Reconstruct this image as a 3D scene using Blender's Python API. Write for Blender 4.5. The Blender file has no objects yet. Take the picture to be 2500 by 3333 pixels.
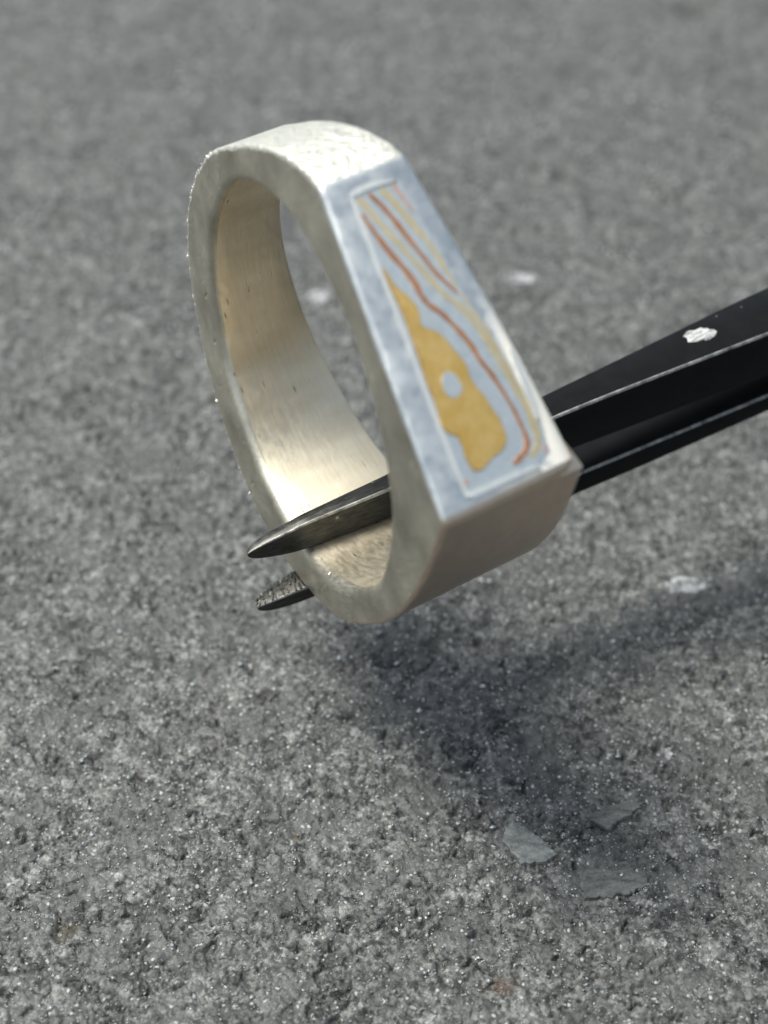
import bpy, bmesh, math, random
import numpy as np
from mathutils import Matrix, Vector

random.seed(7)
rng = np.random.default_rng(11)
SC = bpy.context.scene
COL = SC.collection
MM = 0.001
R = 9.0 * MM                       # inner radius of the ring

# ------------------------------------------------------------------ camera
PITCH = math.radians(38.0)
CAM_H = 6.0 * R
cam_d = bpy.data.cameras.new('camera')
cam_d.sensor_fit = 'HORIZONTAL'
cam_d.sensor_width = 36.0
cam_d.lens = 36.0 * 4600.0 / 2500.0
cam_d.clip_start = 0.002
cam_d.clip_end = 50.0
cam_d.dof.use_dof = True
cam_d.dof.focus_distance = 7.2 * R
cam_d.dof.aperture_fstop = 60.0
cam = bpy.data.objects.new('camera', cam_d)
COL.objects.link(cam)
cam.location = (0, 0, CAM_H)
cam.rotation_euler = (math.pi / 2 - PITCH, 0, 0)
SC.camera = cam

# ------------------------------------------------------------------ sky, sun, exposure
TOSUN = Vector((-0.40, 0.05, 0.95)).normalized()
SUN_EL = math.asin(TOSUN.z)
SUN_AZ = math.atan2(TOSUN.x, TOSUN.y)
w = bpy.data.worlds.new('World')
SC.world = w
w.use_nodes = True
nt = w.node_tree
sky = nt.nodes.new('ShaderNodeTexSky')
sky.sky_type = 'NISHITA'
sky.sun_disc = False
sky.air_density = 1.0
sky.dust_density = 4.0
sky.ozone_density = 1.0
sky.sun_elevation = SUN_EL
sky.sun_rotation = SUN_AZ
bg = nt.nodes['Background']
bg.inputs['Strength'].default_value = 0.15
hs = nt.nodes.new('ShaderNodeHueSaturation')           # hazy sky seen with the photograph's white balance
hs.inputs['Saturation'].default_value = 0.55
nt.links.new(sky.outputs['Color'], hs.inputs['Color'])
wb = nt.nodes.new('ShaderNodeMix'); wb.data_type = 'RGBA'; wb.blend_type = 'MULTIPLY'
wb.inputs[0].default_value = 1.0
wb.inputs[7].default_value = (0.93, 1.0, 0.98, 1)
nt.links.new(hs.outputs['Color'], wb.inputs[6])
nt.links.new(wb.outputs[2], bg.inputs['Color'])
sun_d = bpy.data.lights.new('sun', 'SUN')
sun_d.energy = 2.85
sun_d.angle = math.radians(21.0)
sun_d.color = (1.0, 0.975, 0.89)
sun = bpy.data.objects.new('sun', sun_d)
COL.objects.link(sun)
sun.rotation_euler = TOSUN.to_track_quat('Z', 'Y').to_euler()
sun.location = (0, 0, 1)
SC.view_settings.view_transform = 'Standard'
SC.view_settings.look = 'None'
SC.view_settings.gamma = 1.0
SC.view_settings.exposure = 0.2

# ------------------------------------------------------------------ helpers
def link_mesh(name, me, mat=None, parent=None, mats=None, matrix=None):
    o = bpy.data.objects.new(name, me)
    for m in (mats or [mat]):
        me.materials.append(m)
    COL.objects.link(o)
    if matrix is not None:
        o.matrix_world = matrix
    if parent is not None:
        o.parent = parent
    return o

def tag(o, label=None, cat=None, group=None, kind=None):
    if label: o['label'] = label
    if cat: o['category'] = cat
    if group: o['group'] = group
    if kind: o['kind'] = kind
    return o

def empty(name, matrix, label, cat):
    o = bpy.data.objects.new(name, None)
    o.empty_display_size = 0.002
    COL.objects.link(o)
    o.matrix_world = matrix
    return tag(o, label, cat)

class NT:
    """small node-tree builder"""
    def __init__(self, name):
        self.m = bpy.data.materials.new(name)
        self.m.use_nodes = True
        self.t = self.m.node_tree
        self.b = self.t.nodes['Principled BSDF']
    def n(self, kind, **kw):
        nd = self.t.nodes.new('ShaderNode' + kind)
        for k, v in kw.items():
            if k.startswith('i_'):
                key = k[2:].replace('_', ' ')
                nd.inputs[key].default_value = v
            else:
                setattr(nd, k, v)
        return nd
    def l(self, a, b):
        self.t.links.new(a, b)
    def noise(self, vec, scale, detail=4, rough=0.55):
        nd = self.n('TexNoise')
        nd.inputs['Scale'].default_value = scale
        nd.inputs['Detail'].default_value = detail
        nd.inputs['Roughness'].default_value = rough
        self.l(vec, nd.inputs['Vector'])
        return nd.outputs['Fac']
    def ramp(self, fac, stops):
        nd = self.n('ValToRGB')
        e = nd.color_ramp.elements
        while len(e) < len(stops): e.new(0.5)
        for k, (p, c) in enumerate(stops):
            e[k].position = p
            e[k].color = (c, c, c, 1) if not hasattr(c, '__len__') else (*c, 1)
        self.l(fac, nd.inputs['Fac'])
        return nd.outputs['Color']
    def mix(self, fac, a, b, blend='MIX'):
        nd = self.n('Mix', data_type='RGBA', blend_type=blend)
        for s, v in ((0, fac), (6, a), (7, b)):
            if hasattr(v, 'is_output'): self.l(v, nd.inputs[s])
            elif s == 0: nd.inputs[0].default_value = v
            else: nd.inputs[s].default_value = (*v, 1)
        return nd.outputs[2]
    def math(self, op, a, b=0.0):
        nd = self.n('Math', operation=op)
        for s, v in ((0, a), (1, b)):
            if hasattr(v, 'is_output'): self.l(v, nd.inputs[s])
            else: nd.inputs[s].default_value = v
        return nd.outputs[0]
    def mapping(self, vec, scale=(1, 1, 1), rot=(0, 0, 0)):
        nd = self.n('Mapping')
        nd.inputs['Scale'].default_value = scale
        nd.inputs['Rotation'].default_value = rot
        self.l(vec, nd.inputs['Vector'])
        return nd.outputs[0]
    def bump(self, h, strength, dist, prev=None):
        nd = self.n('Bump')
        nd.inputs['Strength'].default_value = strength
        nd.inputs['Distance'].default_value = dist
        self.l(h, nd.inputs['Height'])
        if prev is not None: self.l(prev, nd.inputs['Normal'])
        return nd.outputs[0]

def catmull(pts, n, closed=False):
    P = np.array(pts, float)
    m = len(P)
    segs = m if closed else m - 1
    out = []
    for i in range(segs):
        if closed:
            a, b, c, d = P[(i - 1) % m], P[i], P[(i + 1) % m], P[(i + 2) % m]
        else:
            b, c = P[i], P[i + 1]
            a = P[i - 1] if i > 0 else 2 * b - c
            d = P[i + 2] if i + 2 < m else 2 * c - b
        for k in range(n):
            t = k / n
            out.append(b + 0.5 * t * (c - a + t * (2 * a - 5 * b + 4 * c - d + t * (3 * (b - c) + d - a))))
    if not closed: out.append(P[-1])
    return np.array(out)

# ------------------------------------------------------------------ materials: metals
def silver(name, kind):
    t = NT(name)
    b = t.b
    b.inputs['Metallic'].default_value = 1.0
    co = t.n('TexCoord')
    ob, uv = co.outputs['Object'], co.outputs['UV']
    if kind == 'side':                                   # filed flat side, scuffed
        big = t.noise(ob, 350, 4)
        fine = t.noise(t.mapping(ob, (1, 1, 0.35), (0.0, 0.5, 0.0)), 6500, 6, 0.7)
        col = t.ramp(big, [(0.30, (0.36, 0.335, 0.275)), (0.70, (0.72, 0.68, 0.58))])
        rg = t.ramp(fine, [(0.3, 0.36), (0.7, 0.56)])
        nb = t.bump(fine, 0.5, 0.00004)
        vo = t.n('TexVoronoi', feature='F1')
        vo.inputs['Scale'].default_value = 1500
        t.l(t.mapping(ob, (1, 1, 0.4), (0, 0.7, 0)), vo.inputs['Vector'])
        pit = t.ramp(vo.outputs['Distance'], [(0.05, 0.0), (0.22, 1.0)])
        msk = t.ramp(t.noise(ob, 420, 2), [(0.52, 1.0), (0.62, 0.0)])
        pit = t.math('MAXIMUM', pit, msk)
        nb = t.bump(pit, 1.0, 0.00012, nb)
        t.l(col, b.inputs['Base Color']); t.l(rg, b.inputs['Roughness']); t.l(nb, b.inputs['Normal'])
    elif kind == 'inner':                                # brushed along the finger hole
        st = t.noise(t.mapping(uv, (420, 5200, 1)), 1.0, 6, 0.7)
        big = t.noise(t.mapping(uv, (500, 150, 1)), 1.0, 3)
        col = t.ramp(big, [(0.3, (0.66, 0.58, 0.44)), (0.7, (0.80, 0.73, 0.59))])
        rg = t.ramp(t.noise(t.mapping(uv, (1500, 4000, 1)), 1.0, 4), [(0.3, 0.42), (0.7, 0.58)])
        nb = t.bump(st, 0.35, 0.00002)
        dn = t.noise(t.mapping(uv, (900, 1800, 1)), 1.0, 3)
        nb = t.bump(t.ramp(dn, [(0.60, 0.0), (0.68, 1.0)]), 0.3, 0.00001, nb)
        vo = t.n('TexVoronoi', feature='F1')
        vo.inputs['Scale'].default_value = 1.0
        t.l(t.mapping(uv, (520, 2400, 1), (0, 0, 0.35)), vo.inputs['Vector'])
        sc = t.ramp(vo.outputs['Distance'], [(0.05, 0.25), (0.13, 1.0)])
        sm = t.ramp(t.noise(t.mapping(uv, (380, 380, 1)), 1.0, 2), [(0.50, 1.0), (0.58, 0.0)])
        sc = t.math('MAXIMUM', sc, sm)
        # warm brown reflection painted into the colour, a band half way down the wall
        sep = t.n('SeparateXYZ'); t.l(ob, sep.inputs[0])
        px = t.math('ADD', sep.outputs['X'], t.math('MULTIPLY', t.math('SUBTRACT', t.noise(ob, 260, 4, 0.6), 0.5), 0.45 * R))
        band = t.math('SUBTRACT', 1.0, t.math('MULTIPLY', t.math('ABSOLUTE', t.math('ADD', px, 0.42 * R)), 1 / (0.42 * R)))
        band = t.math('MULTIPLY', t.math('MAXIMUM', band, 0.0), t.math('LESS_THAN', sep.outputs['Z'], 0.0))
        col = t.mix(t.math('MULTIPLY', band, 0.75), col, t.mix(1.0, col, (0.80, 0.68, 0.55), 'MULTIPLY'))
        stc = t.ramp(st, [(0.36, 0.93), (0.62, 1.0)])
        col = t.mix(1.0, col, stc, 'MULTIPLY')
        v2 = t.n('TexVoronoi', feature='F1')
        v2.inputs['Scale'].default_value = 1.0
        t.l(t.mapping(uv, (600, 3600, 1), (0, 0, -0.5)), v2.inputs['Vector'])
        s2 = t.ramp(v2.outputs['Distance'], [(0.05, 1.0), (0.12, 0.0)])
        s2 = t.math('MULTIPLY', s2, t.ramp(t.noise(t.mapping(uv, (300, 420, 1), (0, 0, 1)), 1.0, 2), [(0.50, 0.0), (0.58, 1.0)]))
        nb = t.bump(s2, 0.8, 0.00006, nb)
        t.l(t.mix(1.0, col, sc, 'MULTIPLY'), b.inputs['Base Color'])
        t.l(rg, b.inputs['Roughness']); t.l(nb, b.inputs['Normal'])
    elif kind == 'outer':                                # bead-like cast skin
        n1 = t.noise(t.mapping(uv, (1, 0.8, 1)), 2900, 4, 0.55)
        n2 = t.noise(ob, 5200, 3, 0.6)
        nb = t.bump(n1, 1.0, 0.00026)
        nb = t.bump(n2, 0.30, 0.00003, nb)
        col = t.ramp(n1, [(0.3, (0.72, 0.69, 0.61)), (0.7, (0.83, 0.81, 0.745))])
        t.l(col, b.inputs['Base Color']); b.inputs['Roughness'].default_value = 0.5
        t.l(nb, b.inputs['Normal'])
    else:                                                # satin face
        n1 = t.noise(ob, 1500, 5, 0.6)
        n2 = t.noise(ob, 9000, 3, 0.6)
        col = t.ramp(n1, [(0.3, (0.58, 0.61, 0.63)), (0.7, (0.74, 0.755, 0.755))])
        rg = t.ramp(n1, [(0.3, 0.38), (0.7, 0.55)])
        nb = t.bump(n2, 0.35, 0.00003)
        nb = t.bump(n1, 0.25, 0.00006, nb)
        # cream glare painted as matte colour along the far edge and the low corner
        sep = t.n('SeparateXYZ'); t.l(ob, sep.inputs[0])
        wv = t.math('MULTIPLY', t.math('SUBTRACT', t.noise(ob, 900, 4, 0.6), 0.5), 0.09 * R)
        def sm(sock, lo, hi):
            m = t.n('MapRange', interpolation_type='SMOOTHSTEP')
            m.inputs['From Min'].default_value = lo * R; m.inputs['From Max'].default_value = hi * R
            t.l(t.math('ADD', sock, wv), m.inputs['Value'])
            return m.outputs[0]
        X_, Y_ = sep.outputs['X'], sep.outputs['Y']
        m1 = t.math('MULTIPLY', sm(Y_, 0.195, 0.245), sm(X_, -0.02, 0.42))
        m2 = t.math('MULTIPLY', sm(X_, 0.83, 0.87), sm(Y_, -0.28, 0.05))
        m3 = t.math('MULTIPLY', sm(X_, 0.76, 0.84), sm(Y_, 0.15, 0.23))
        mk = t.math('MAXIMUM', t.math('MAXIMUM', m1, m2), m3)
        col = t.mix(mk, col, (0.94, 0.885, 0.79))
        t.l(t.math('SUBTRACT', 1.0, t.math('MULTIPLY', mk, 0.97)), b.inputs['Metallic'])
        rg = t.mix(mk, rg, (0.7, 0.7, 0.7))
        t.l(col, b.inputs['Base Color']); t.l(rg, b.inputs['Roughness']); t.l(nb, b.inputs['Normal'])
    return t.m

def inlay_metal(name, c0, c1, rough=0.45, metallic=1.0):
    t = NT(name)
    ob = t.n('TexCoord').outputs['Object']
    n1 = t.noise(ob, 1400, 5, 0.65)
    n2 = t.noise(ob, 9000, 3, 0.6)
    t.l(t.ramp(n1, [(0.3, c0), (0.7, c1)]), t.b.inputs['Base Color'])
    t.b.inputs['Metallic'].default_value = metallic
    t.l(t.ramp(n2, [(0.3, rough - 0.08), (0.7, rough + 0.08)]), t.b.inputs['Roughness'])
    t.l(t.bump(n2, 0.3, 0.00003), t.b.inputs['Normal'])
    return t.m

M_SIDE = silver('silver_side', 'side')
M_INNER = silver('silver_inner', 'inner')
M_OUTER = silver('silver_outer', 'outer')
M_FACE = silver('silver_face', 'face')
M_FILED = inlay_metal('filed_silver', (0.60, 0.485, 0.385), (0.70, 0.585, 0.48), 0.38)
M_PANEL = inlay_metal('inlay_silver', (0.68, 0.72, 0.72), (0.80, 0.83, 0.82))
M_GOLD = inlay_metal('inlay_gold', (0.82, 0.50, 0.13), (0.98, 0.68, 0.27), 0.46)
M_COPPER = inlay_metal('inlay_copper', (0.58, 0.25, 0.12), (0.76, 0.38, 0.20))
M_PALE = inlay_metal('inlay_pale_gold', (0.83, 0.66, 0.38), (0.92, 0.77, 0.50))
M_PINK = inlay_metal('inlay_rose', (0.84, 0.56, 0.44), (0.90, 0.66, 0.55))
M_STRIP = inlay_metal('bright_silver', (0.90, 0.89, 0.84), (0.96, 0.95, 0.90), 0.5)

# ------------------------------------------------------------------ ring
# ring axes in the camera's frame (x right, y down, z forward), one unit = inner radius
RM = np.array([[0.429, 0.858, 0.283], [0.903, -0.398, -0.162], [-0.027, 0.325, -0.945]])
u_, s_, v_ = np.linalg.svd(RM); RM = u_ @ v_
RT = np.array([-0.2, -0.686, 6.852])
cp, sp = math.cos(PITCH), math.sin(PITCH)
C2W = np.array([[1, 0, 0], [0, -sp, cp], [0, -cp, -sp]])
WM = C2W @ RM
WT = C2W @ RT * R + np.array([0, 0, CAM_H])
RING = Matrix([[*WM[k], WT[k]] for k in range(3)] + [[0, 0, 0, 1]])
W0, W1, W2 = 0.286, 0.096, -0.024
FACE_Z = 1.228
hw = lambda x, z: W0 + W1 * x + W2 * z

A_ = (-0.551, FACE_Z); B_ = (0.899, FACE_Z)
around = [A_, (-0.655, 1.138), (-0.79, 0.987), (-0.905, 0.808), (-1.003, 0.617), (-1.08, 0.43), (-1.145, 0.27),
          (-1.195, 0.10), (-1.222, -0.09), (-1.222, -0.29), (-1.195, -0.48), (-1.14, -0.65), (-1.045, -0.83),
          (-0.925, -0.97), (-0.78, -1.09), (-0.607, -1.205), (-0.43, -1.29), (-0.2, -1.352), (0.034, -1.365),
          (0.23, -1.335), (0.41, -1.275), (0.54, -1.20), (0.67, -1.11), (0.795, -0.99), (0.92, -0.84), (1.02, -0.685),
          (1.10, -0.50), (1.155, -0.24), (1.178, 0.07), (1.165, 0.34), (1.108, 0.637), (1.04, 0.86), (0.975, 1.03), B_]
curve = catmull(around, 8)
def rounded(P, Q, S, r, n=4):
    P, Q, S = map(np.array, (P, Q, S))
    a = Q + (P - Q) / np.linalg.norm(P - Q) * r
    c = Q + (S - Q) / np.linalg.norm(S - Q) * r
    return [(1 - t) ** 2 * a + 2 * t * (1 - t) * Q + t * t * c for t in np.linspace(0, 1, n + 1)]
cornA = rounded((0, FACE_Z), A_, curve[3], 0.022)
cornB = rounded(curve[-4], B_, (0, FACE_Z), 0.035, 5)
prof = list(cornA) + [q for q in curve[2:-2] if np.hypot(*(q - np.array(A_))) > 0.03 and np.hypot(*(q - np.array(B_))) > 0.045] + list(cornB)
nface = 46
x0, x1 = cornB[-1][0], cornA[0][0]
face_from = len(prof)
prof += [np.array([x0 + (x1 - x0) * k / nface, FACE_Z]) for k in range(1, nface)]
prof = np.array(prof)
NP = len(prof)
# outward normals of the profile
tn = np.roll(prof, -1, 0) - np.roll(prof, 1, 0)
nrm = np.stack([tn[:, 1], -tn[:, 0]], 1)
nrm /= np.linalg.norm(nrm, axis=1)[:, None]
if np.sum(nrm * prof) < 0: nrm = -nrm
ang = np.arctan2(prof[:, 1], prof[:, 0])
# hole: a hair out of round, as a hand-filed one is
hr = 1.0 + 0.006 * np.sin(2 * ang + 0.6) + 0.004 * np.sin(3 * ang) + 0.006 * np.sin(9 * ang + 0.8) * np.sin(2.5 * ang) ** 2
hole = np.stack([hr * np.cos(ang), hr * np.sin(ang)], 1)
hn = -hole / hr[:, None]
arc = np.concatenate([[0], np.cumsum(np.linalg.norm(np.diff(prof, axis=0), axis=1))])
harc = np.concatenate([[0], np.cumsum(np.linalg.norm(np.diff(hole, axis=0), axis=1))])

def fillet(P, n, r, sgn, k=4):
    """rounded edge from the flat side (y = sgn*hw) to the profile surface at P with outward normal n"""
    out = []
    for t in np.linspace(0, 1, k + 1):
        a = t * math.pi / 2
        q = P - n * (r - r * math.sin(a))
        out.append((q[0], sgn * (hw(q[0], q[1]) - (r - r * math.cos(a))), q[1]))
    return out

verts, uvs, sect_mat = [], [], None
for i in range(NP):
    P, n, H_, m = prof[i], nrm[i], hole[i], hn[i]
    onface = i >= face_from or i < len(cornA) // 2
    s = min(max((P[0] + 0.4) / 1.25, 0), 1)
    rf = 0.016 + 0.010 * rng.random()
    wob = 0.004 * math.sin(arc[i] * 21) + 0.003 * math.sin(arc[i] * 47 + 1)
    rb = (0.022 + 0.11 * s ** 2.2) if P[1] > FACE_Z - 0.05 else 0.012
    inner_r = 0.035 + 0.02 * (0.5 - 0.5 * math.cos(ang[i] - 2.3))
    loop, mats = [], []
    of = fillet(P, n, rf + wob * 0.6, -1)
    ob_ = fillet(P, n, rb, 1)[::-1]
    ib = fillet(H_, m, 0.02, 1)
    if_ = fillet(H_, m, inner_r, -1)[::-1]
    yv = np.linspace(of[-1][1], ob_[0][1], 6)[1:-1]
    outer_mid = [(P[0], y, P[1]) for y in yv]
    yv = np.linspace(ib[-1][1], if_[0][1], 6)[1:-1]
    inner_mid = [(H_[0], y, H_[1]) for y in yv]
    side_f0 = np.array(if_[-1]); side_f1 = np.array(of[0])
    fmid = []
    for t in (0.25, 0.5, 0.75):
        q = side_f0 * (1 - t) + side_f1 * t
        fmid.append(tuple(q))
    sb0 = np.array(ob_[-1]); sb1 = np.array(ib[0])
    bmid = [tuple(sb0 * (1 - t) + sb1 * t) for t in (0.33, 0.66)]
    loop = of + outer_mid + ob_ + bmid + ib + inner_mid + if_ + fmid
    if sect_mat is None:
        # per segment k (between loop k and k+1): 0 side, 1 outer/face, 2 inner
        sect_mat = ([1] * 4 + [1] * 5 + [1] * 4 + [0] * 3 + [2] * 4 + [2] * 5 + [0] * 4 + [0] * 4)
        NL = len(loop)
        assert len(sect_mat) == NL, (len(sect_mat), NL)
    for k, q in enumerate(loop):
        verts.append(tuple(c * R for c in q))
        inner = 16 <= k < 16 + 14
        uvs.append(((harc[i] if inner else arc[i]) * R, q[1] * R))
faces, fm = [], []
for i in range(NP):
    j = (i + 1) % NP
    onface = (i >= face_from - 1 or i < 2)
    for k in range(NL):
        l = (k + 1) % NL
        faces.append((i * NL + k, j * NL + k, j * NL + l, i * NL + l))
        s = sect_mat[k]
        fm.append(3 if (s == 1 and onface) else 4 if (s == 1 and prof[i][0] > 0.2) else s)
me = bpy.data.meshes.new('ring_band')
me.from_pydata(verts, [], faces)
uvl = me.uv_layers.new(name='UVMap')
li = np.empty(len(me.loops), np.int32); me.loops.foreach_get('vertex_index', li)
ua = np.array(uvs, np.float32)
# avoid the wrap seam
luv = ua[li].copy()
luv = luv.reshape(-1, 4, 2)
wrapm = (luv[:, :, 0].max(1) - luv[:, :, 0].min(1)) > 2 * R
mx = luv[:, :, 0].max(1)
for q in np.where(wrapm)[0]:
    luv[q, luv[q, :, 0] < R, 0] = mx[q] + 0.01 * R
uvl.data.foreach_set('uv', luv.reshape(-1))
me.polygons.foreach_set('material_index', fm)
bm = bmesh.new(); bm.from_mesh(me); bmesh.ops.recalc_face_normals(bm, faces=bm.faces); bm.to_mesh(me); bm.free()
me.polygons.foreach_set('use_smooth', [True] * len(me.polygons))
me.set_sharp_from_angle(angle=math.radians(40))
ring = empty('signet_ring', RING, 'silver signet ring with gold and copper striped inlay, gripped in black tweezers', 'ring')
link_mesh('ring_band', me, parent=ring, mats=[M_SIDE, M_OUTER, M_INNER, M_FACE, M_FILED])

# tiny bright burrs along the filed outer rim, shank side
bm = bmesh.new()
rr = random.Random(12)
for i in range(NP):
    P = prof[i]
    if P[0] > 0.25 or P[1] > 0.35 or i >= face_from: continue
    for _ in range(5):
        if rr.random() > 0.55 + 0.4 * math.sin(arc[i] * 9) * math.sin(arc[i] * 23 + 1): continue
        f = rr.random()
        P2 = P * (1 - f) + prof[i + 1] * f
        n2 = nrm[i]
        c = Vector((P2[0], -hw(*P2) + rr.uniform(0.0, 0.016), P2[1])) - Vector((n2[0], 0, n2[1])) * rr.uniform(0.0, 0.006)
        sz = rr.uniform(0.003, 0.0075)
        vs = [bm.verts.new((c + Vector([rr.gauss(0, 1) for _ in range(3)]).normalized() * sz * rr.uniform(0.6, 1.5)) * R) for _ in range(4)]
        for a, b, d in ((0, 1, 2), (0, 3, 1), (1, 3, 2), (2, 3, 0)): bm.faces.new((vs[a], vs[b], vs[d]))
bmesh.ops.recalc_face_normals(bm, faces=bm.faces)
m_ = bpy.data.meshes.new('rim_burrs'); bm.to_mesh(m_); bm.free()
tag(link_mesh('rim_burrs', m_, M_STRIP, ring), kind='stuff')

def prism(name, poly, z, th, mat, parent, label=None, wobble=0.0):
    """flat inlaid piece on the ring face; poly in units of R, top at z (R units) above the face"""
    bm = bmesh.new()
    area = sum(poly[k][0] * poly[(k + 1) % len(poly)][1] - poly[(k + 1) % len(poly)][0] * poly[k][1] for k in range(len(poly)))
    if area < 0: poly = poly[::-1]
    top = [bm.verts.new((x * R, y * R, (FACE_Z + z) * R)) for x, y in poly]
    low = [bm.verts.new((x * R, y * R, (FACE_Z + z - th) * R)) for x, y in poly]
    bm.faces.new(top)
    bm.faces.new(low[::-1])
    for k in range(len(poly)):
        l = (k + 1) % len(poly)
        bm.faces.new((low[k], low[l], top[l], top[k]))
    bmesh.ops.triangulate(bm, faces=[f for f in bm.faces if len(f.verts) > 4])
    m_ = bpy.data.meshes.new(name); bm.to_mesh(m_); bm.free()
    o = link_mesh(name, m_, mat, parent)
    if label: o['label'] = label
    return o

def ribbon(pts, widths):
    c = catmull(pts, 5)
    n = len(c)
    wv = np.interp(np.linspace(0, 1, n), np.linspace(0, 1, len(widths)), widths)
    wv = wv * 0.88 * (1 + 0.25 * np.sin(np.arange(n) * 0.9) * np.sin(np.arange(n) * 0.37 + 1))
    t = np.gradient(c, axis=0); t /= np.linalg.norm(t, axis=1)[:, None] + 1e-9
    nn = np.stack([-t[:, 1], t[:, 0]], 1)
    return c + nn * wv[:, None] / 2, c - nn * wv[:, None] / 2

def strip(name, spec, z, th, mat, parent, label=None):
    a, b = ribbon(*spec)
    n = len(a)
    vv, ff = [], []
    for p in (a, b):
        for zz in (z, z - th):
            vv += [(q[0] * R, q[1] * R, (FACE_Z + zz) * R) for q in p]
    for k in range(n - 1):
        ff += [(k, k + 1, 2 * n + k + 1, 2 * n + k), (n + k, n + k + 1, k + 1, k), (2 * n + k, 2 * n + k + 1, 3 * n + k + 1, 3 * n + k)]
    ff += [(0, 2 * n, 3 * n, n), (n - 1, 2 * n - 1, 4 * n - 1, 3 * n - 1)]
    m_ = bpy.data.meshes.new(name); m_.from_pydata(vv, [], ff)
    bm = bmesh.new(); bm.from_mesh(m_); bmesh.ops.recalc_face_normals(bm, faces=bm.faces)
    if sum(f.normal.z * f.calc_area() for f in bm.faces) < 0: bmesh.ops.reverse_faces(bm, faces=bm.faces)
    bm.to_mesh(m_); bm.free()
    o = link_mesh(name, m_, mat, parent)
    if label: o['label'] = label
    return o

panel_poly = [(-0.462, -0.092), (-0.456, 0.128), (-0.2, 0.148), (0.05, 0.168), (0.3, 0.196), (0.5, 0.222), (0.70, 0.226),
              (0.80, 0.212), (0.822, 0.16), (0.828, -0.196), (0.4, -0.166), (0.0, -0.13)]
panel = prism('inlay_panel', panel_poly, 0.003, 0.02, M_PANEL, ring, 'pale silver panel set into the ring face')
strip('silver_border', ([(-0.462, -0.094), (0.0, -0.132), (0.4, -0.168), (0.826, -0.20)], [0.014, 0.018, 0.02, 0.016]),
      0.0045, 0.004, M_STRIP, ring)
gold_pts = [(-0.1445, -0.1059), (-0.1056, -0.0985), (-0.0601, -0.0905), (-0.0112, -0.0665), (0.0351, -0.0494), (0.0812, -0.050),
            (0.1153, -0.0625), (0.1432, -0.0522), (0.1727, -0.0172), (0.2128, 0.0043), (0.2659, 0.0192), (0.3192, 0.0341), (0.3523, 0.0382),
            (0.3957, 0.0306), (0.4461, 0.0385), (0.493, 0.0528), (0.545, 0.0583), (0.5928, 0.0693), (0.6371, 0.0663),
            (0.6813, 0.0583), (0.7117, 0.0239), (0.7267, -0.0339), (0.7493, -0.0882), (0.7449, -0.1213), (0.7187, -0.1299),
            (0.6845, -0.1325), (0.6366, -0.124), (0.5891, -0.1278), (0.5613, -0.1586), (0.5194, -0.1672), (0.466, -0.1549),
            (0.4047, -0.1477), (0.3759, -0.1486), (0.2456, -0.131), (0.1408, -0.1184), (0.0424, -0.1101), (-0.0365, -0.1106), (-0.1063, -0.1085)]
gold_jit = random.Random(21)
gold_poly = [(x + gold_jit.uniform(-1, 1) * 0.0016, y + gold_jit.uniform(-1, 1) * 0.0016) for x, y in catmull(gold_pts, 3, True)]
gp = catmull(gold_pts, 3, True); gt = np.roll(gp, -2, 0) - np.roll(gp, 2, 0); gt /= np.linalg.norm(gt, axis=1)[:, None]
gold_rim = gp + np.stack([gt[:, 1], -gt[:, 0]], 1) * (0.0042 if np.sum(gp[:, 0] * np.roll(gp[:, 1], -1) - gp[:, 1] * np.roll(gp[:, 0], -1)) > 0 else -0.0042)
prism('gold_seam', [tuple(q) for q in gold_rim], 0.004, 0.003, inlay_metal('gold_seam', (0.42, 0.30, 0.14), (0.58, 0.44, 0.26)), panel)
prism('gold_patch', gold_poly, 0.009, 0.007, M_GOLD, panel)
dot_pts = [(0.3453, -0.0758), (0.3381, -0.0512), (0.3571, -0.0274), (0.3916, -0.0199), (0.4227, -0.0226), (0.444, -0.045), (0.4431, -0.0756),
           (0.4188, -0.0946), (0.3751, -0.0925)]
prism('silver_dot', [tuple(q) for q in catmull(dot_pts, 4, True)], 0.0115, 0.006, M_PANEL, panel)
cop1 = [(-0.3809, -0.0865), (-0.3399, -0.0802), (-0.2714, -0.0671), (-0.1935, -0.0484), (-0.1128, -0.0227), (-0.0439, -0.0075), (0.0196, -0.0043),
        (0.0661, 0.0119), (0.1181, 0.0442), (0.1929, 0.0735), (0.2744, 0.0974), (0.3475, 0.1063), (0.4104, 0.123), (0.4865, 0.135), (0.5786, 0.1452),
        (0.6414, 0.1458), (0.6896, 0.1447), (0.7273, 0.1385), (0.7574, 0.1155), (0.7743, 0.0777), (0.7846, 0.042)]
strip('copper_stripe', (cop1, [0.010, 0.018, 0.024, 0.026, 0.022, 0.020, 0.022, 0.022, 0.018, 0.014, 0.016, 0.022, 0.028, 0.018]),
      0.008, 0.006, M_COPPER, panel, 'long copper stripe curling round the gold patch')
strip('copper_stripe', ([(-0.4475, -0.0205), (-0.3862, 0.0067), (-0.3147, 0.029), (-0.2364, 0.0479), (-0.1487, 0.0705), (-0.0608, 0.0931),
                               (0.0046, 0.1189), (0.0608, 0.143)], [0.014, 0.020, 0.022, 0.018, 0.016, 0.014, 0.012]),
      0.008, 0.006, M_COPPER, panel, 'short copper stripe beside the right edge')
strip('gold_stripe', ([(-0.4499, 0.0386), (-0.3817, 0.0626), (-0.31, 0.0849), (-0.2474, 0.1036), (-0.1754, 0.1241), (-0.0993, 0.1361),
                             (-0.0165, 0.1466), (0.0409, 0.1562)], [0.026, 0.032, 0.030, 0.026, 0.020, 0.010]), 0.005, 0.004, M_PALE, panel)
strip('rose_stripe', ([(-0.453, 0.0927), (-0.4144, 0.102), (-0.3637, 0.113), (-0.313, 0.123)], [0.020, 0.022, 0.012]), 0.005, 0.004, M_PINK, panel)
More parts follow.
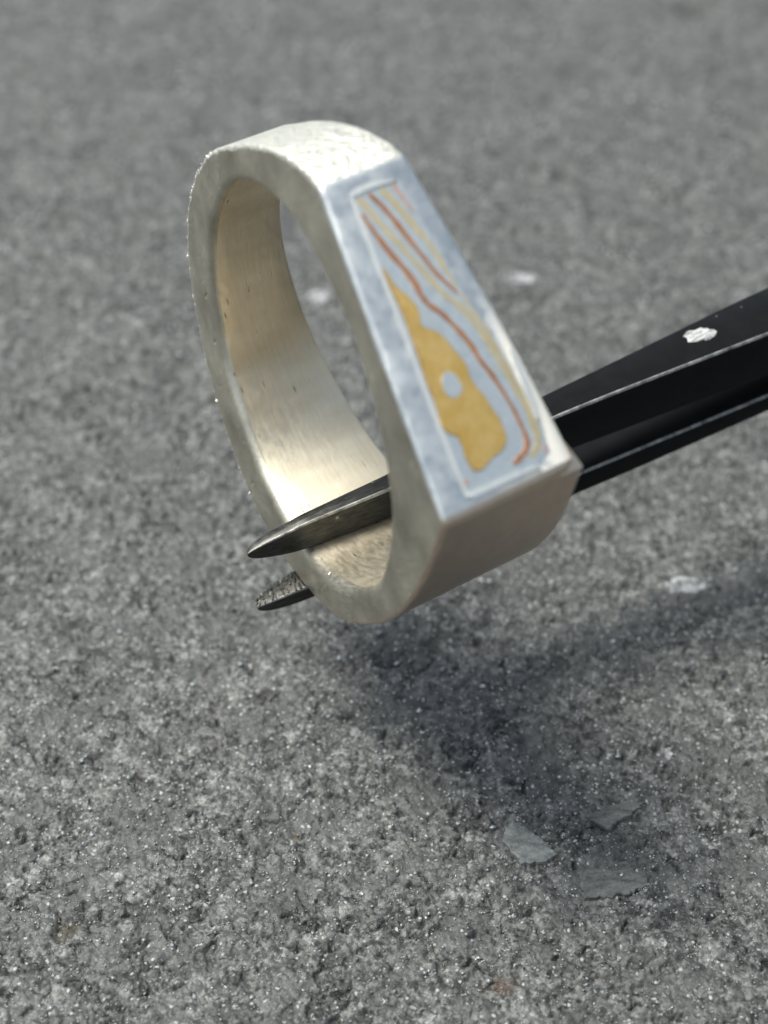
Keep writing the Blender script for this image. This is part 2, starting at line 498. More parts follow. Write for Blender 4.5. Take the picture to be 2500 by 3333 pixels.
strip('gold_stripe', ([(-0.4459, -0.0705), (-0.3748, -0.0485), (-0.2943, -0.0227), (-0.2043, 0.0067), (-0.1234, 0.0326), (-0.0423, 0.0585),
                             (0.039, 0.0845), (0.1033, 0.1228), (0.169, 0.1496), (0.2546, 0.1673), (0.3215, 0.1756), (0.3949, 0.1825), (0.4902, 0.1959),
                             (0.5826, 0.203), (0.6531, 0.200), (0.7177, 0.193), (0.7613, 0.1716), (0.7892, 0.1279)],
                            [0.026, 0.030, 0.024, 0.026, 0.028, 0.030, 0.030, 0.032, 0.036, 0.036, 0.03]), 0.005, 0.004, M_PALE, panel)
strip('gold_stripe', ([(0.06, 0.155), (0.14, 0.172), (0.22, 0.186), (0.30, 0.194), (0.38, 0.203), (0.47, 0.212)], [0.008, 0.014, 0.016, 0.014, 0.008]), 0.005, 0.004, M_PALE, panel)
prism('copper_fleck', [(0.7598, -0.1852), (0.7607, -0.1681), (0.7777, -0.1663), (0.7873, -0.1818), (0.7797, -0.1919)], 0.005, 0.004, M_PINK, panel)
prism('copper_fleck', [(0.7702, 0.1925), (0.7616, 0.2057), (0.7858, 0.2066), (0.8023, 0.1926), (0.7932, 0.1841)], 0.005, 0.004, M_PINK, panel)
prism('silver_strip', [(-0.4673, -0.0967), (-0.4844, -0.0678), (-0.4911, 0.0013), (-0.4752, 0.0678), (-0.4574, 0.1173), (-0.4634, 0.0453), (-0.4626, -0.0294), (-0.4568, -0.0897)],
      0.012, 0.012, M_STRIP, ring, 'bright strip closing the top end of the inlay')
prism('silver_strip', [(0.8244, -0.1938), (0.8175, -0.1797), (0.8213, 0.0377), (0.8297, 0.1419), (0.8435, 0.143), (0.8413, 0.0365), (0.8397, -0.1836)],
      0.014, 0.014, M_STRIP, ring, 'bright strip closing the bottom end of the inlay')
prism('silver_strip', [(0.3511, 0.2415), (0.3529, 0.2531), (0.4347, 0.2592), (0.5748, 0.2511), (0.6653, 0.2317), (0.6564, 0.2153), (0.5375, 0.2265), (0.4137, 0.2348)],
      0.012, 0.012, M_STRIP, ring, 'bright strip along the right edge of the inlay')

# ------------------------------------------------------------------ tweezers
def tweezer_material():
    t = NT('blackened_steel')
    ob = t.n('TexCoord').outputs['Object']
    n1 = t.noise(ob, 900, 5, 0.65)
    n2 = t.noise(t.mapping(ob, (3, 0.5, 3)), 2500, 5, 0.7)
    sep = t.n('SeparateXYZ'); t.l(ob, sep.inputs[0])
    # bare worn steel near the points, black finish further back
    edge = t.math('ADD', sep.outputs['Y'], t.math('MULTIPLY', t.math('SUBTRACT', n1, 0.5), 0.003))
    mr = t.n('MapRange'); mr.inputs['From Min'].default_value = 0.0035; mr.inputs['From Max'].default_value = 0.0085
    t.l(edge, mr.inputs['Value'])
    blk = t.ramp(n1, [(0.3, (0.005, 0.005, 0.0055)), (0.7, (0.009, 0.0092, 0.0098))])
    stl = t.ramp(n2, [(0.3, (0.035, 0.035, 0.034)), (0.7, (0.12, 0.118, 0.11))])
    vo = t.n('TexVoronoi', feature='F1'); vo.inputs['Scale'].default_value = 900
    t.l(ob, vo.inputs['Vector'])
    spk = t.ramp(vo.outputs['Distance'], [(0.05, 1.0), (0.10, 0.0)])
    spm = t.ramp(t.noise(ob, 300, 2), [(0.50, 0.0), (0.58, 1.0)])
    spk = t.math('MULTIPLY', spk, spm)
    col = t.mix(mr.outputs[0], stl, blk)
    col = t.mix(spk, col, (0.35, 0.35, 0.34))
    t.l(col, t.b.inputs['Base Color'])
    t.l(t.math('SUBTRACT', 1.0, mr.outputs[0]), t.b.inputs['Metallic'])
    t.l(t.ramp(n2, [(0.3, 0.30), (0.7, 0.46)]), t.b.inputs['Roughness'])
    t.b.inputs['Specular IOR Level'].default_value = 0.1
    nb = t.bump(n2, 0.2, 0.00001)
    t.l(nb, t.b.inputs['Normal'])
    return t.m
M_TWZ = tweezer_material()
M_EDGE = inlay_metal('worn_steel_edge', (0.04, 0.04, 0.04), (0.50, 0.495, 0.48), 0.5)

rad = np.array([0.66, 0, -0.751]); rad /= np.linalg.norm(rad)
tan_ = np.array([-rad[2], 0, rad[0]])
t_ax, w_ax = -rad, tan_                                   # up towards the other arm / across the arm, towards the viewer
def arm(name, base_r, w_off, al, be, stations, parent, knurl=False):
    a = np.array([0, 1, 0]) + al * t_ax + be * w_ax
    org = rad * base_r + w_ax * w_off + np.array([0, -0.34, 0])
    S = np.array(stations)
    S[:, 0] = np.where(S[:, 0] < 0, S[:, 0] * 0.94, S[:, 0])
    # resample smoothly
    ss = np.concatenate([np.linspace(S[0, 0], 0.6, 60), np.linspace(0.7, S[-1, 0], 40)])
    cols = [np.interp(ss, S[:, 0], S[:, k]) for k in range(1, S.shape[1])]
    for k in range(len(cols)):
        c = cols[k]; cc = np.convolve(np.pad(c, 2, 'edge'), [0.1, 0.2, 0.4, 0.2, 0.1], 'valid'); cc[0] = c[0]; cols[k] = cc
    T, Wd, lift, drop = cols
    V = []
    for k, s in enumerate(ss):
        o = org + a * s
        # E2 front inner, E1 front outer, E0 back outer, E3 back inner; w+ is the front
        e2 = o + t_ax * lift[k]
        e1 = e2 + t_ax * T[k]
        e0 = e1 - w_ax * Wd[k] + t_ax * drop[k]
        e3 = e2 - w_ax * Wd[k]
        c = min(T[k], Wd[k]) * 0.12
        c = min(c, 0.014)
        quad = [e2, e1, e0, e3]
        loop = []
        for q in range(4):
            p0, p1, p2 = quad[(q - 1) % 4], quad[q], quad[(q + 1) % 4]
            d0 = (p0 - p1) / (np.linalg.norm(p0 - p1) + 1e-9); d2 = (p2 - p1) / (np.linalg.norm(p2 - p1) + 1e-9)
            loop += [p1 + d0 * c, p1 + (d0 + d2) * c * 0.3, p1 + d2 * c]
        V.append(loop)
    V = np.array(V)
    if knurl:                                             # gripping texture on the inner face near the tip: shallow irregular teeth
        pass
    n, m = V.shape[:2]
    vv = [tuple(q * R) for q in V.reshape(-1, 3)]
    ff = []
    for i in range(n - 1):
        for k in range(m):
            l = (k + 1) % m
            ff.append((i * m + k, i * m + l, (i + 1) * m + l, (i + 1) * m + k))
    ff.append(tuple(range(m))[::-1]); ff.append(tuple(range((n - 1) * m, n * m)))
    bm = bmesh.new()
    bv = [bm.verts.new(q) for q in vv]
    bm.verts.index_update()
    for f in ff: bm.faces.new([bv[k] for k in f])
    for f in bm.faces:
        if len(f.verts) == 4 and {v.index % 3 for v in f.verts} != {0, 2} and {(v.index // 3) % 4 for v in f.verts} == {1}: f.material_index = 1
    bmesh.ops.recalc_face_normals(bm, faces=bm.faces)
    m_ = bpy.data.meshes.new(name)
    # own frame: origin at the tip, Y along the arm
    Y = Vector(a).normalized(); Z = Vector(t_ax); Z = (Z - Y * Z.dot(Y)).normalized(); X = Y.cross(Z)
    tip = Vector((org + a * S[0, 0]) * R)
    L = Matrix([[X.x, Y.x, Z.x, tip.x], [X.y, Y.y, Z.y, tip.y], [X.z, Y.z, Z.z, tip.z], [0, 0, 0, 1]])
    bm.transform(L.inverted())
    bm.to_mesh(m_); bm.free()
    m_.polygons.foreach_set('use_smooth', [True] * len(m_.polygons))
    m_.set_sharp_from_angle(angle=math.radians(50))
    o = link_mesh(name, m_, parent=parent, mats=[M_TWZ, M_EDGE])
    o.matrix_world = RING @ L
    return o, org, a

tweezers = empty('tweezers', RING @ Matrix.Translation(Vector(rad * 1.15 * R + np.array([0, -0.34, 0]) * R)),
                 'black pointed metal tweezers with pale paint fleck, pinching the ring band', 'tweezers')
# stations: s, thickness T, width W, lift of the inner face, drop of the back edge
upper, uo, ua_ = arm('arm', 0.985, 0.06, 0.0, 0.1, [
    (-0.345, 0.022, 0.016, 0.098, 0), (-0.335, 0.046, 0.03, 0.082, 0), (-0.30, 0.072, 0.045, 0.062, 0), (-0.24, 0.104, 0.062, 0.042, 0),
    (-0.16, 0.137, 0.07, 0.022, 0), (-0.08, 0.16, 0.075, 0.006, 0), (0.0, 0.18, 0.08, 0.0, 0), (0.5, 0.205, 0.115, 0.0, 0),
    (1.0, 0.24, 0.15, 0.0, 0), (1.5, 0.285, 0.19, 0.0, 0), (2.0, 0.30, 0.24, 0.0, 0), (3.0, 0.32, 0.36, 0.0, 0), (5.0, 0.32, 0.50, -0.02, 0), (7.0, 0.30, 0.55, -0.03, 0)], tweezers)
lowT = [(-0.335, 0.022, 0.02), (-0.325, 0.036, 0.04), (-0.29, 0.058, 0.075), (-0.23, 0.078, 0.105), (-0.16, 0.09, 0.125), (-0.08, 0.098, 0.145),
        (0.0, 0.10, 0.155), (0.5, 0.13, 0.16), (1.0, 0.15, 0.19), (2.0, 0.155, 0.25), (3.0, 0.13, 0.36), (5.0, 0.12, 0.50), (7.0, 0.12, 0.55)]
lower, lo, la = arm('arm', 1.295, 0.025, 0.04, 0.1, [(a, b, c, -b, 0) for a, b, c in lowT], tweezers)

# cross-cut gripping teeth on the inner face of the lower point
bm = bmesh.new()
rr = random.Random(3)
for k in range(11):
    sk = -0.30 + k * 0.034 + rr.uniform(-0.006, 0.006)
    wd = np.interp(sk, [q[0] for q in lowT], [q[2] for q in lowT])
    for lane in range(3):
        f0, f1 = lane / 3 + 0.04 + rr.uniform(0, 0.05), (lane + 1) / 3 - 0.02
        c0 = lo + la * (sk + rr.uniform(-0.006, 0.006)) - w_ax * wd * f0
        c1 = lo + la * (sk + 0.012 + rr.uniform(-0.006, 0.006)) - w_ax * wd * f1
        hh = rr.uniform(0.007, 0.013)
        a0 = la * 0.010
        q = [c0 - a0, c0 + a0, c1 + a0, c1 - a0, c0 + t_ax * hh, c1 + t_ax * hh]
        q[:4] = [p - t_ax * 0.004 for p in q[:4]]
        b_ = [bm.verts.new(tuple(p * R)) for p in q]
        for f in ((0, 3, 5, 4), (1, 4, 5, 2), (0, 4, 1), (3, 2, 5)): bm.faces.new([b_[v] for v in f])
bmesh.ops.recalc_face_normals(bm, faces=bm.faces)
m_ = bpy.data.meshes.new('grip_teeth'); bm.to_mesh(m_); bm.free()
M_TEETH = inlay_metal('teeth_steel', (0.16, 0.155, 0.14), (0.5, 0.49, 0.46), 0.34)
o = link_mesh('grip_teeth', m_, M_TEETH, lower)
o.matrix_world = RING

# pale paint fleck stuck on the outer face of the upper arm
def fleck(parent_arm, s, across, along_r, across_r):
    T = np.interp(s, [2.0, 3.0], [0.30, 0.32]); Wd = np.interp(s, [2.0, 3.0], [0.24, 0.36])
    c = uo + ua_ * s + t_ax * T - w_ax * Wd * across
    a = ua_ / np.linalg.norm(ua_)
    bm = bmesh.new()
    rr = random.Random(5)
    n = 26
    rings = []
    for q, (f, hgt) in enumerate(((1.0, -0.002), (0.86, 0.0025), (0.55, 0.005), (0.25, 0.004))):
        ringv = []
        for k in range(n):
            th = 2 * math.pi * k / n
            jag = 1 + 0.15 * math.sin(2 * th + 1) + 0.09 * math.sin(5 * th) + 0.05 * math.sin(9 * th) + rr.uniform(-0.08, 0.08)
            p = c + a * (math.cos(th) * along_r * f * jag) + w_ax * (math.sin(th) * across_r * f * jag) + t_ax * (hgt + rr.uniform(-0.001, 0.0025) * (q > 0))
            ringv.append(bm.verts.new(tuple(p * R)))
        rings.append(ringv)
    for r0, r1 in zip(rings, rings[1:]):
        for k in range(n):
            l = (k + 1) % n
            bm.faces.new((r0[k], r0[l], r1[l], r1[k]))
    bm.faces.new(rings[-1])
    bmesh.ops.recalc_face_normals(bm, faces=bm.faces)
    m_ = bpy.data.meshes.new('paint_fleck'); bm.to_mesh(m_); bm.free()
    t = NT('pale_paint')
    ob = t.n('TexCoord').outputs['Object']
    n1 = t.noise(t.mapping(ob, (1.4, 0.45, 1.4), (0, 0, 0.5)), 3200, 5, 0.7)
    t.l(t.ramp(n1, [(0.38, (0.10, 0.10, 0.10)), (0.58, (0.55, 0.55, 0.54))]), t.b.inputs['Base Color'])
    t.b.inputs['Roughness'].default_value = 0.6
    t.l(t.bump(n1, 0.6, 0.00004), t.b.inputs['Normal'])
    o = link_mesh('paint_fleck', m_, t.m, parent_arm)
    o.matrix_world = RING
    o['label'] = 'pale paint fleck on the upper arm'
fleck(upper, 2.52, 0.62, 0.085, 0.07)

# ------------------------------------------------------------------ stone ground
def hsh(ix, iy, seed):
    h = (ix.astype(np.int64) * 374761393 + iy.astype(np.int64) * 668265263 + seed * 974634777) & 0xFFFFFFFF
    h = ((h ^ (h >> 13)) * 1274126177) & 0xFFFFFFFF
    h = ((h ^ (h >> 16)) * 2246822519) & 0xFFFFFFFF
    return ((h ^ (h >> 15)) & 0xFFFFFF) / float(0xFFFFFF)

def perlin(x, y, seed):
    ix, iy = np.floor(x), np.floor(y)
    fx, fy = x - ix, y - iy
    u = fx * fx * fx * (fx * (fx * 6 - 15) + 10); v = fy * fy * fy * (fy * (fy * 6 - 15) + 10)
    def g(dx, dy):
        a = hsh(ix + dx, iy + dy, seed) * 2 * np.pi
        return np.cos(a) * (fx - dx) + np.sin(a) * (fy - dy)
    a, b, c, d = g(0, 0), g(1, 0), g(0, 1), g(1, 1)
    return 1.5 * ((a * (1 - u) + b * u) * (1 - v) + (c * (1 - u) + d * u) * v)

def fbm(x, y, seed, octv=3, gain=0.5):
    r, a = 0.0, 1.0
    for k in range(octv):
        r = r + a * perlin(x, y, seed + k * 17)
        x, y, a = x * 2.03 + 3.1, y * 2.03 + 1.7, a * gain
    return r

def worley(x, y, seed):
    ix, iy = np.floor(x), np.floor(y)
    d1 = np.full(x.shape, 9.0); d2 = np.full(x.shape, 9.0); cid = np.zeros(x.shape)
    for dx in (-1, 0, 1):
        for dy in (-1, 0, 1):
            cx_, cy_ = ix + dx, iy + dy
            px = cx_ + hsh(cx_, cy_, seed); py = cy_ + hsh(cx_, cy_, seed + 1)
            d = np.hypot(px - x, py - y)
            near = d < d1
            d2 = np.where(near, d1, np.minimum(d2, d))
            cid = np.where(near, hsh(cx_, cy_, seed + 2), cid)
            d1 = np.where(near, d, d1)
    return d1, d2, cid

def ground_height(x, y):
    """x, y in millimetres; height in millimetres and a per-grain random number"""
    wx = x + 0.25 * perlin(x / 0.9, y / 0.9, 3); wy = y + 0.25 * perlin(x / 0.9, y / 0.9, 4)
    h = 0.22 * fbm(x / 7.0, y / 7.0, 1, 3)
    h = h + 0.11 * fbm(wx / 1.7, wy / 1.7, 9, 3, 0.6)
    d1, d2, cid = worley(wx / 0.55, wy / 0.42, 21)
    h = h + 0.07 * (cid - 0.5) * np.clip((d2 - d1) * 2.2, 0, 1) + 0.06 * (1 - d1)
    e1, e2, cid2 = worley(wx / 0.22, wy / 0.19, 41)
    h = h + 0.12 * (cid2 - 0.5) * np.clip((e2 - e1) * 3, 0, 1) + 0.03 * (1 - e1)
    # broken cracks between the flakes of stone
    r = np.abs(fbm(wx / 3.4 + 11, wy / 2.6, 71, 3, 0.55))
    msk = np.clip((perlin(x / 4.5, y / 3.6, 77) - 0.02) * 4, 0, 1)
    h = h - 0.42 * msk * np.clip(1 - r / 0.06, 0, 1)
    # shallow chipped terraces
    tr = fbm(wx / 2.4, wy / 2.0, 91, 2)
    h = h + 0.05 * np.tanh(5 * (tr - 0.25)) * 0.5
    # ragged crevices and lost grains
    vx = wx + 0.35 * perlin(x / 0.5, y / 0.5, 140); vy = wy + 0.35 * perlin(x / 0.5, y / 0.5, 141)
    p1, p2, pid = worley((vx + 0.5 * vy) / 1.5, (vy - 0.35 * vx) / 0.75, 131)
    dep = np.clip((pid - 0.58) / 0.42, 0, 1)
    h = h - (0.20 + 0.26 * dep) * (pid > 0.58) * np.clip(1.15 - p1 / (0.10 + 0.22 * dep), 0, 1)
    r2 = np.abs(fbm((vx + 0.5 * vy) / 1.5 + 5, (vy - 0.3 * vx) / 0.9, 151, 2, 0.5))
    h = h - 0.22 * np.clip((perlin(x / 2.2, y / 1.8, 157) - 0.12) * 5, 0, 1) * np.clip(1 - r2 / 0.09, 0, 1)
    # pit in the stone far back and two small ones nearby
    for (px, py, pr, pd) in ((35.8, 162.3, 2.6, 1.5), (16.0, 118.0, 1.0, 0.5), (-14.4, 38.3, 0.5, 0.35)):
        q = np.hypot(x - px, y - py) / pr
        h = h - pd * np.exp(-q ** 4)
    return h, cid, cid2

def axis(lo, hi, n):
    return np.exp(np.linspace(math.log(lo), math.log(hi), n))
NYg, NXg = 860, 640
ys = axis(32.5, 185.0, NYg)
us = np.linspace(-1, 1, NXg)
half = 4.2 + 0.2750 * (ys * cp + CAM_H * 1000 * sp)       # visible half width at that distance, plus a margin
Xg = us[None, :] * half[:, None]
Yg = np.repeat(ys[:, None], NXg, 1)
Hg, cid, cid2 = ground_height(Xg, Yg)
edge = np.minimum(np.clip((1 - np.abs(us))[None, :] * 30, 0, 1), np.clip(np.minimum(np.arange(NYg), NYg - 1 - np.arange(NYg)) / 12.0, 0, 1)[:, None])
Hg = Hg * edge
co = np.stack([Xg, Yg, Hg], -1).reshape(-1, 3) * MM
idx = np.arange(NYg * NXg).reshape(NYg, NXg)
q = np.stack([idx[:-1, :-1], idx[:-1, 1:], idx[1:, 1:], idx[1:, :-1]], -1).reshape(-1, 4)
# plain apron around the modelled patch, out to 3 m
border = np.concatenate([idx[0, :], idx[1:, -1], idx[-1, -2::-1], idx[-2:0:-1, 0]])
ctr = np.array([0, 90.0, 0]) * MM
rings_co, prev, aq = [], border, []
base_n = len(co)
for k, sc_ in enumerate((1.25, 2.0, 5.0, 20.0)):
    pts = co[border].copy(); pts = ctr + (pts - ctr) * sc_; pts[:, 2] = 0
    cur = base_n + len(border) * k + np.arange(len(border))
    rings_co.append(pts)
    aq.append(np.stack([prev, cur, np.roll(cur, -1), np.roll(prev, -1)], -1))
    prev = cur
co = np.concatenate([co] + rings_co)
q = np.concatenate([q] + aq)
gm = bpy.data.meshes.new('stone_ground')
gm.vertices.add(len(co)); gm.vertices.foreach_set('co', co.astype(np.float32).ravel())
gm.loops.add(len(q) * 4); gm.loops.foreach_set('vertex_index', q.astype(np.int32).ravel())
gm.polygons.add(len(q)); gm.polygons.foreach_set('loop_start', np.arange(0, len(q) * 4, 4, dtype=np.int32))
gm.update(calc_edges=True); gm.validate()
gm.polygons.foreach_set('use_smooth', [True] * len(gm.polygons))
at = gm.attributes.new('grain', 'FLOAT', 'POINT')
gv = np.full(len(co), 0.5, np.float32); gv[:NYg * NXg] = (0.6 * cid + 0.4 * cid2).ravel()
at.data.foreach_set('value', gv)

def stone_material(name, lo, hi, use_grain=True, stains=False, rough=0.62):
    """crystalline stone: interlocking mineral grains of two sizes, each with its own shade, gloss and tilt"""
    t = NT(name)
    ob = t.n('TexCoord').outputs['Object']
    wob = t.n('TexNoise'); wob.inputs['Scale'].default_value = 4200; wob.inputs['Detail'].default_value = 3
    t.l(ob, wob.inputs['Vector'])
    wv = t.n('VectorMath', operation='MULTIPLY_ADD')
    t.l(wob.outputs['Color'], wv.inputs[0]); wv.inputs[1].default_value = (0.00022,) * 3; t.l(ob, wv.inputs[2])
    def grains(scale):
        v = t.n('TexVoronoi', feature='F1'); v.inputs['Scale'].default_value = scale
        t.l(wv.outputs[0], v.inputs['Vector'])
        sc = t.n('SeparateColor'); t.l(v.outputs['Color'], sc.inputs[0])
        return v.outputs['Distance'], sc.outputs
    d1, c1 = grains(5600)
    d2, c2 = grains(2300)
    f1 = t.noise(ob, 9000, 3, 0.65)
    f2 = t.noise(ob, 1300, 4, 0.6)
    f3 = t.noise(ob, 420, 4, 0.6)
    a = t.math('ADD', t.math('MULTIPLY', c1[0], 0.30), t.math('MULTIPLY', c2[0], 0.20))
    a = t.math('ADD', a, t.math('MULTIPLY', f1, 0.35))
    a = t.math('ADD', a, t.math('MULTIPLY', t.math('SUBTRACT', f2, 0.5), 0.70))
    f4 = t.noise(ob, 150, 3, 0.6)
    a = t.math('ADD', a, t.math('MULTIPLY', t.math('SUBTRACT', f3, 0.5), 0.42))
    a = t.math('ADD', a, t.math('MULTIPLY', t.math('SUBTRACT', f4, 0.5), 0.28))
    # smoother worn patches where the grains are less distinct
    flat_ = t.ramp(t.noise(ob, 300, 3, 0.5), [(0.50, 0.0), (0.62, 0.65)])
    a = t.math('ADD', t.math('MULTIPLY', a, t.math('SUBTRACT', 1.0, flat_)), t.math('MULTIPLY', flat_, 0.40))
    mid = tuple(p * 0.55 + q_ * 0.45 for p, q_ in zip(lo, hi))
    col = t.ramp(a, [(0.20, tuple(q_ * 0.45 for q_ in lo)), (0.30, lo), (0.45, mid), (0.58, hi), (0.72, tuple(min(0.8, 1.7 * q_) for q_ in hi))])
    # scattered pale feldspar grains
    pale = t.math('MULTIPLY', t.math('GREATER_THAN', c1[1], 0.955), t.ramp(d1, [(0.30, 1.0), (0.55, 0.0)]))
    col = t.mix(t.math('MULTIPLY', pale, 0.8), col, (0.50, 0.50, 0.48))
    if stains:
        for (x, y, r, c) in ((5.05, 35.6, 0.75, (0.075, 0.045, 0.028)), (-14.3, 38.35, 0.65, (0.055, 0.045, 0.022)), (-4.2, 44.0, 0.35, (0.085, 0.065, 0.045))):
            d = t.n('VectorMath', operation='DISTANCE'); t.l(ob, d.inputs[0]); d.inputs[1].default_value = (x * MM, y * MM, 0)
            dd = t.math('ADD', d.outputs['Value'], t.math('MULTIPLY', t.math('SUBTRACT', f2, 0.5), 0.0016))
            mr = t.n('MapRange'); mr.inputs['From Min'].default_value = r * MM; mr.inputs['From Max'].default_value = r * MM * 0.35
            t.l(dd, mr.inputs['Value'])
            col = t.mix(t.math('MULTIPLY', mr.outputs[0], 0.85), col, c)
    t.l(col, t.b.inputs['Base Color'])
    t.l(t.ramp(c1[2], [(0.0, rough - 0.28), (0.25, rough - 0.1), (1.0, rough + 0.1)]), t.b.inputs['Roughness'])
    t.b.inputs['Specular IOR Level'].default_value = 0.5
    nb = t.bump(t.math('ADD', c2[1], t.math('MULTIPLY', d2, -0.8)), 0.7, 0.00010)
    nb = t.bump(t.math('ADD', c1[1], t.math('MULTIPLY', d1, -0.8)), 0.8, 0.00006, nb)
    nb = t.bump(f1, 0.6, 0.00004, nb)
    t.l(nb, t.b.inputs['Normal'])
    return t.m
M_STONE = stone_material('dark_stone', (0.050, 0.051, 0.050), (0.172, 0.173, 0.167), stains=True)
ground = link_mesh('ground', gm, M_STONE)
tag(ground, 'rough dark grey stone surface', kind='structure')

def gz(x, y):
    return float(ground_height(np.array([float(x)]), np.array([float(y)]))[0][0])

# mica glints: tiny flat flakes lying at odd tilts in the stone
NF = 24000
fy = np.exp(rng.uniform(math.log(33.5), math.log(175.0), NF))
fx = rng.uniform(-1, 1, NF) * (3.0 + 0.272 * (fy * cp + CAM_H * 1000 * sp))
fh = ground_height(fx, fy)[0]
size = 0.030 + 0.065 * rng.random(NF) ** 3
size[:420] = rng.uniform(0.10, 0.20, 420)
size[420:2400] = rng.uniform(0.065, 0.115, 1980)
size *= 0.75 + fy / 140.0
nx, ny = rng.normal(-0.05, 0.35, NF), rng.normal(-0.15, 0.35, NF)
nvec = np.stack([nx, ny, np.ones(NF)], -1); nvec /= np.linalg.norm(nvec, axis=1)[:, None]
th = rng.uniform(0, 6.283, NF)
tv = np.stack([np.cos(th), np.sin(th), np.zeros(NF)], -1)
tv -= nvec * np.sum(tv * nvec, 1)[:, None]; tv /= np.linalg.norm(tv, axis=1)[:, None]
bv = np.cross(nvec, tv)
cen = np.stack([fx, fy, fh + 0.012 + 0.35 * size], -1)
asp = rng.uniform(0.35, 1.0, NF)
top = np.stack([cen + tv * size[:, None], cen + bv * (size * asp)[:, None], cen - tv * (size * 0.8)[:, None], cen - bv * (size * asp)[:, None]], 1)
lowp = (cen - nvec * (size * 0.7)[:, None])[:, None, :]
vv = np.concatenate([top, lowp], 1).reshape(-1, 3) * MM
b0 = np.arange(NF)[:, None] * 5
quads = (b0 + np.array([[0, 1, 2, 3]]))
tris = np.concatenate([b0 + np.array([[1, 0, 4]]), b0 + np.array([[2, 1, 4]]), b0 + np.array([[3, 2, 4]]), b0 + np.array([[0, 3, 4]])])
lv = np.concatenate([quads.ravel(), tris.ravel()]).astype(np.int32)
ls = np.concatenate([np.arange(NF) * 4, NF * 4 + np.arange(len(tris)) * 3]).astype(np.int32)
mm_ = bpy.data.meshes.new('mica_flakes')
mm_.vertices.add(len(vv)); mm_.vertices.foreach_set('co', vv.astype(np.float32).ravel())
mm_.loops.add(len(lv)); mm_.loops.foreach_set('vertex_index', lv)
mm_.polygons.add(len(ls)); mm_.polygons.foreach_set('loop_start', ls)
mm_.update(calc_edges=True); mm_.validate()
t = NT('mica')
t.b.inputs['Base Color'].default_value = (0.85, 0.85, 0.83, 1)
t.b.inputs['Metallic'].default_value = 0.8
t.b.inputs['Roughness'].default_value = 0.28
t.b.inputs['Specular IOR Level'].default_value = 0.9
mica = link_mesh('mica_flakes', mm_, t.m)
tag(mica, 'tiny glinting mica flakes scattered through the stone', kind='stuff')

# larger chips of stone
def chip(name, poly, height, mat, label, cat, seed, group=None, tilt=(0, 0), rough=0.085):
    """a broken flake with bevelled ragged rim; poly in millimetres on the ground"""
    rr = random.Random(seed)
    P = np.array(poly, float); c = P.mean(0)
    out = []
    for k in range(len(P)):
        a, b = P[k], P[(k + 1) % len(P)]
        n = max(2, int(np.linalg.norm(b - a) / 0.13))
        for q_ in range(n):
            p = a + (b - a) * q_ / n
            out.append(p + np.array([rr.uniform(-1, 1), rr.uniform(-1, 1)]) * rough)
    out = np.array(out); n = len(out)
    base = max(gz(*p) for p in P[::2]) * 0.5 + gz(*c) * 0.5
    bm = bmesh.new()
    rings = []
    for f, hh in ((1.03, -0.35), (1.0, height * 0.55), (0.93, height), (0.6, height * 1.02), (0.28, height * 1.05)):
        rg_ = []
        for k in range(n):
            p = c + (out[k] - c) * f
            z = base + hh + tilt[0] * (p[0] - c[0]) + tilt[1] * (p[1] - c[1]) + (rr.uniform(-1, 1) * 0.012 if hh > 0 else 0)
            rg_.append(bm.verts.new(((p[0] - c[0]) * MM, (p[1] - c[1]) * MM, z * MM)))
        rings.append(rg_)
    for r0, r1 in zip(rings, rings[1:]):
        for k in range(n):
            l = (k + 1) % n
            bm.faces.new((r0[k], r0[l], r1[l], r1[k]))
    bm.faces.new(rings[-1]); bm.faces.new(rings[0][::-1])
    bmesh.ops.recalc_face_normals(bm, faces=bm.faces)
    m_ = bpy.data.meshes.new(name); bm.to_mesh(m_); bm.free()
    m_.polygons.foreach_set('use_smooth', [True] * len(m_.polygons))
    m_.set_sharp_from_angle(angle=math.radians(35))
    o = link_mesh(name, m_, mat)
    o.location = (c[0] * MM, c[1] * MM, 0)
    tag(o, label, cat, group)
    return o
def plate_material(name, lo, hi, rough):
    t = NT(name)
    ob = t.n('TexCoord').outputs['Object']
    a = t.noise(t.mapping(ob, (1, 2.2, 1), (0, 0, 0.6)), 1100, 6, 0.68)
    b = t.noise(ob, 7000, 3, 0.6)
    c = t.math('ADD', t.math('MULTIPLY', a, 0.7), t.math('MULTIPLY', b, 0.3))
    t.l(t.ramp(c, [(0.38, lo), (0.55, hi), (0.68, tuple(min(0.8, 1.5 * q_) for q_ in hi))]), t.b.inputs['Base Color'])
    t.b.inputs['Roughness'].default_value = rough
    t.l(t.bump(b, 0.6, 0.00004, t.bump(a, 0.8, 0.00015)), t.b.inputs['Normal'])
    return t.m
M_CHIP_L = plate_material('pale_chip', (0.075, 0.084, 0.08), (0.20, 0.212, 0.205), 0.5)
M_CHIP_D = plate_material('grey_chip', (0.05, 0.052, 0.05), (0.135, 0.139, 0.134), 0.6)
M_WHITE = stone_material('white_chip', (0.24, 0.24, 0.245), (0.55, 0.55, 0.55), False, rough=0.5)
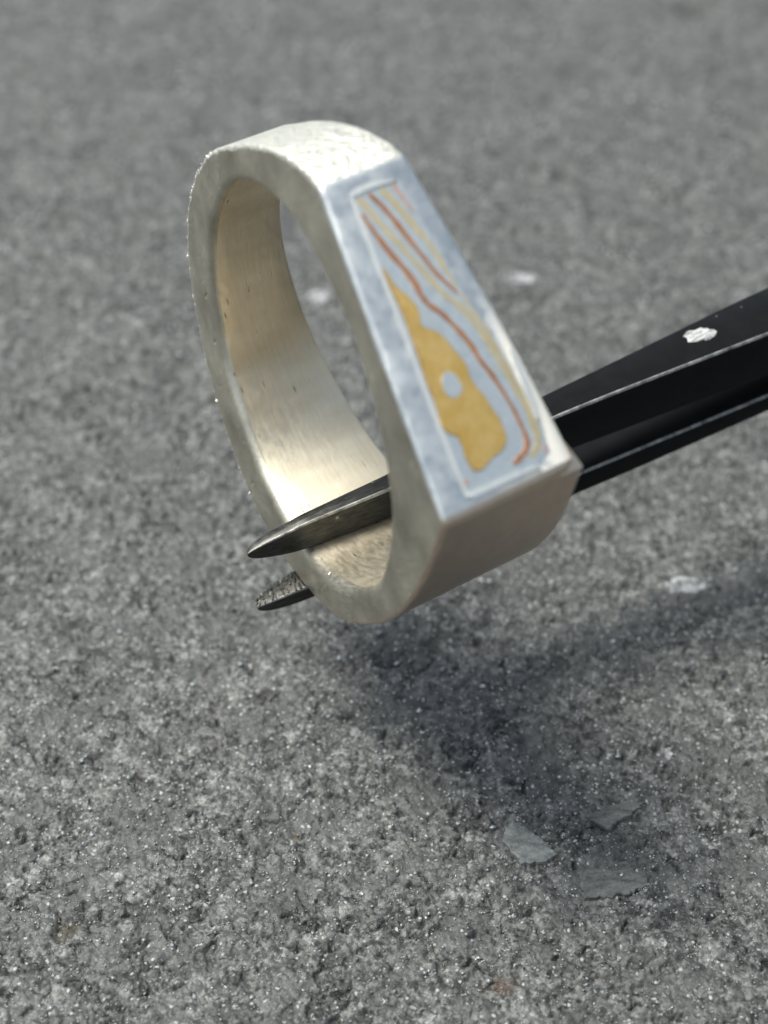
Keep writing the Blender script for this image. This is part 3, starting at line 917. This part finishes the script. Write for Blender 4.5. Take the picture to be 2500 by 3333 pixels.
chip('stone_chip', [(5.86, 44.22), (6.38, 44.53), (7.54, 43.66), (8.16, 42.63), (7.51, 42.16), (6.42, 42.09), (5.63, 43.31)], 0.09, M_CHIP_L,
     'pale grey-green stone chip, lightest of the three flat chips at lower right', 'stone chip', 1, tilt=(-0.05, -0.03))
chip('stone_chip', [(9.76, 44.92), (11.35, 45.72), (12.31, 46.08), (12.86, 45.79), (11.81, 44.92), (10.7, 44.12)], 0.13, M_CHIP_D,
     'dark wedge-shaped stone chip above the broad flat chip at lower right', 'stone chip', 2, tilt=(0.0, -0.10))
chip('stone_chip', [(9.1, 41.69), (10.45, 42.16), (11.78, 42.29), (12.21, 41.36), (12.12, 40.9), (11.53, 40.51), (10.43, 40.26), (9.15, 40.19)], 0.09, M_CHIP_D,
     'broad flat grey stone chip lying lowest of the three at lower right', 'stone chip', 3, tilt=(0.03, -0.06))
chip('stone_crumb', [(12.3, 38.01), (12.49, 38.1), (12.61, 37.77), (12.51, 37.56), (12.31, 37.59)], 0.10, M_WHITE,
     'tiny white stone crumb below the broad flat chip', 'stone crumb', 4, rough=0.02)
chip('stone_crumb', [(14.29, 49.28), (14.55, 49.44), (14.65, 48.96), (14.47, 48.57), (14.25, 48.65)], 0.12, M_WHITE,
     'tiny white stone crumb near the right edge, above the wedge-shaped chip', 'stone crumb', 5, rough=0.02)
chip('stone_fragment', [(-5.92, 96.11), (-5.48, 96.83), (-4.53, 96.93), (-4.03, 96.11), (-4.47, 95.16), (-5.53, 95.16)], 0.25, M_WHITE,
     'blurred white stone fragment seen through the ring opening', 'stone fragment', 6, tilt=(0, 0.05))
chip('stone_fragment', [(9.4, 98.54), (10.18, 99.29), (11.61, 99.04), (12.05, 98.54), (11.5, 97.71), (9.95, 97.71)], 0.25, M_WHITE,
     'blurred white stone fragment just right of the ring face', 'stone fragment', 7)
chip('stone_fragment', [(16.36, 62.19), (17.1, 62.88), (18.33, 62.74), (18.93, 62.05), (18.1, 61.38), (16.7, 61.51)], 0.25, M_WHITE,
     'white stone fragment below the tweezers near the right edge', 'stone fragment', 8)
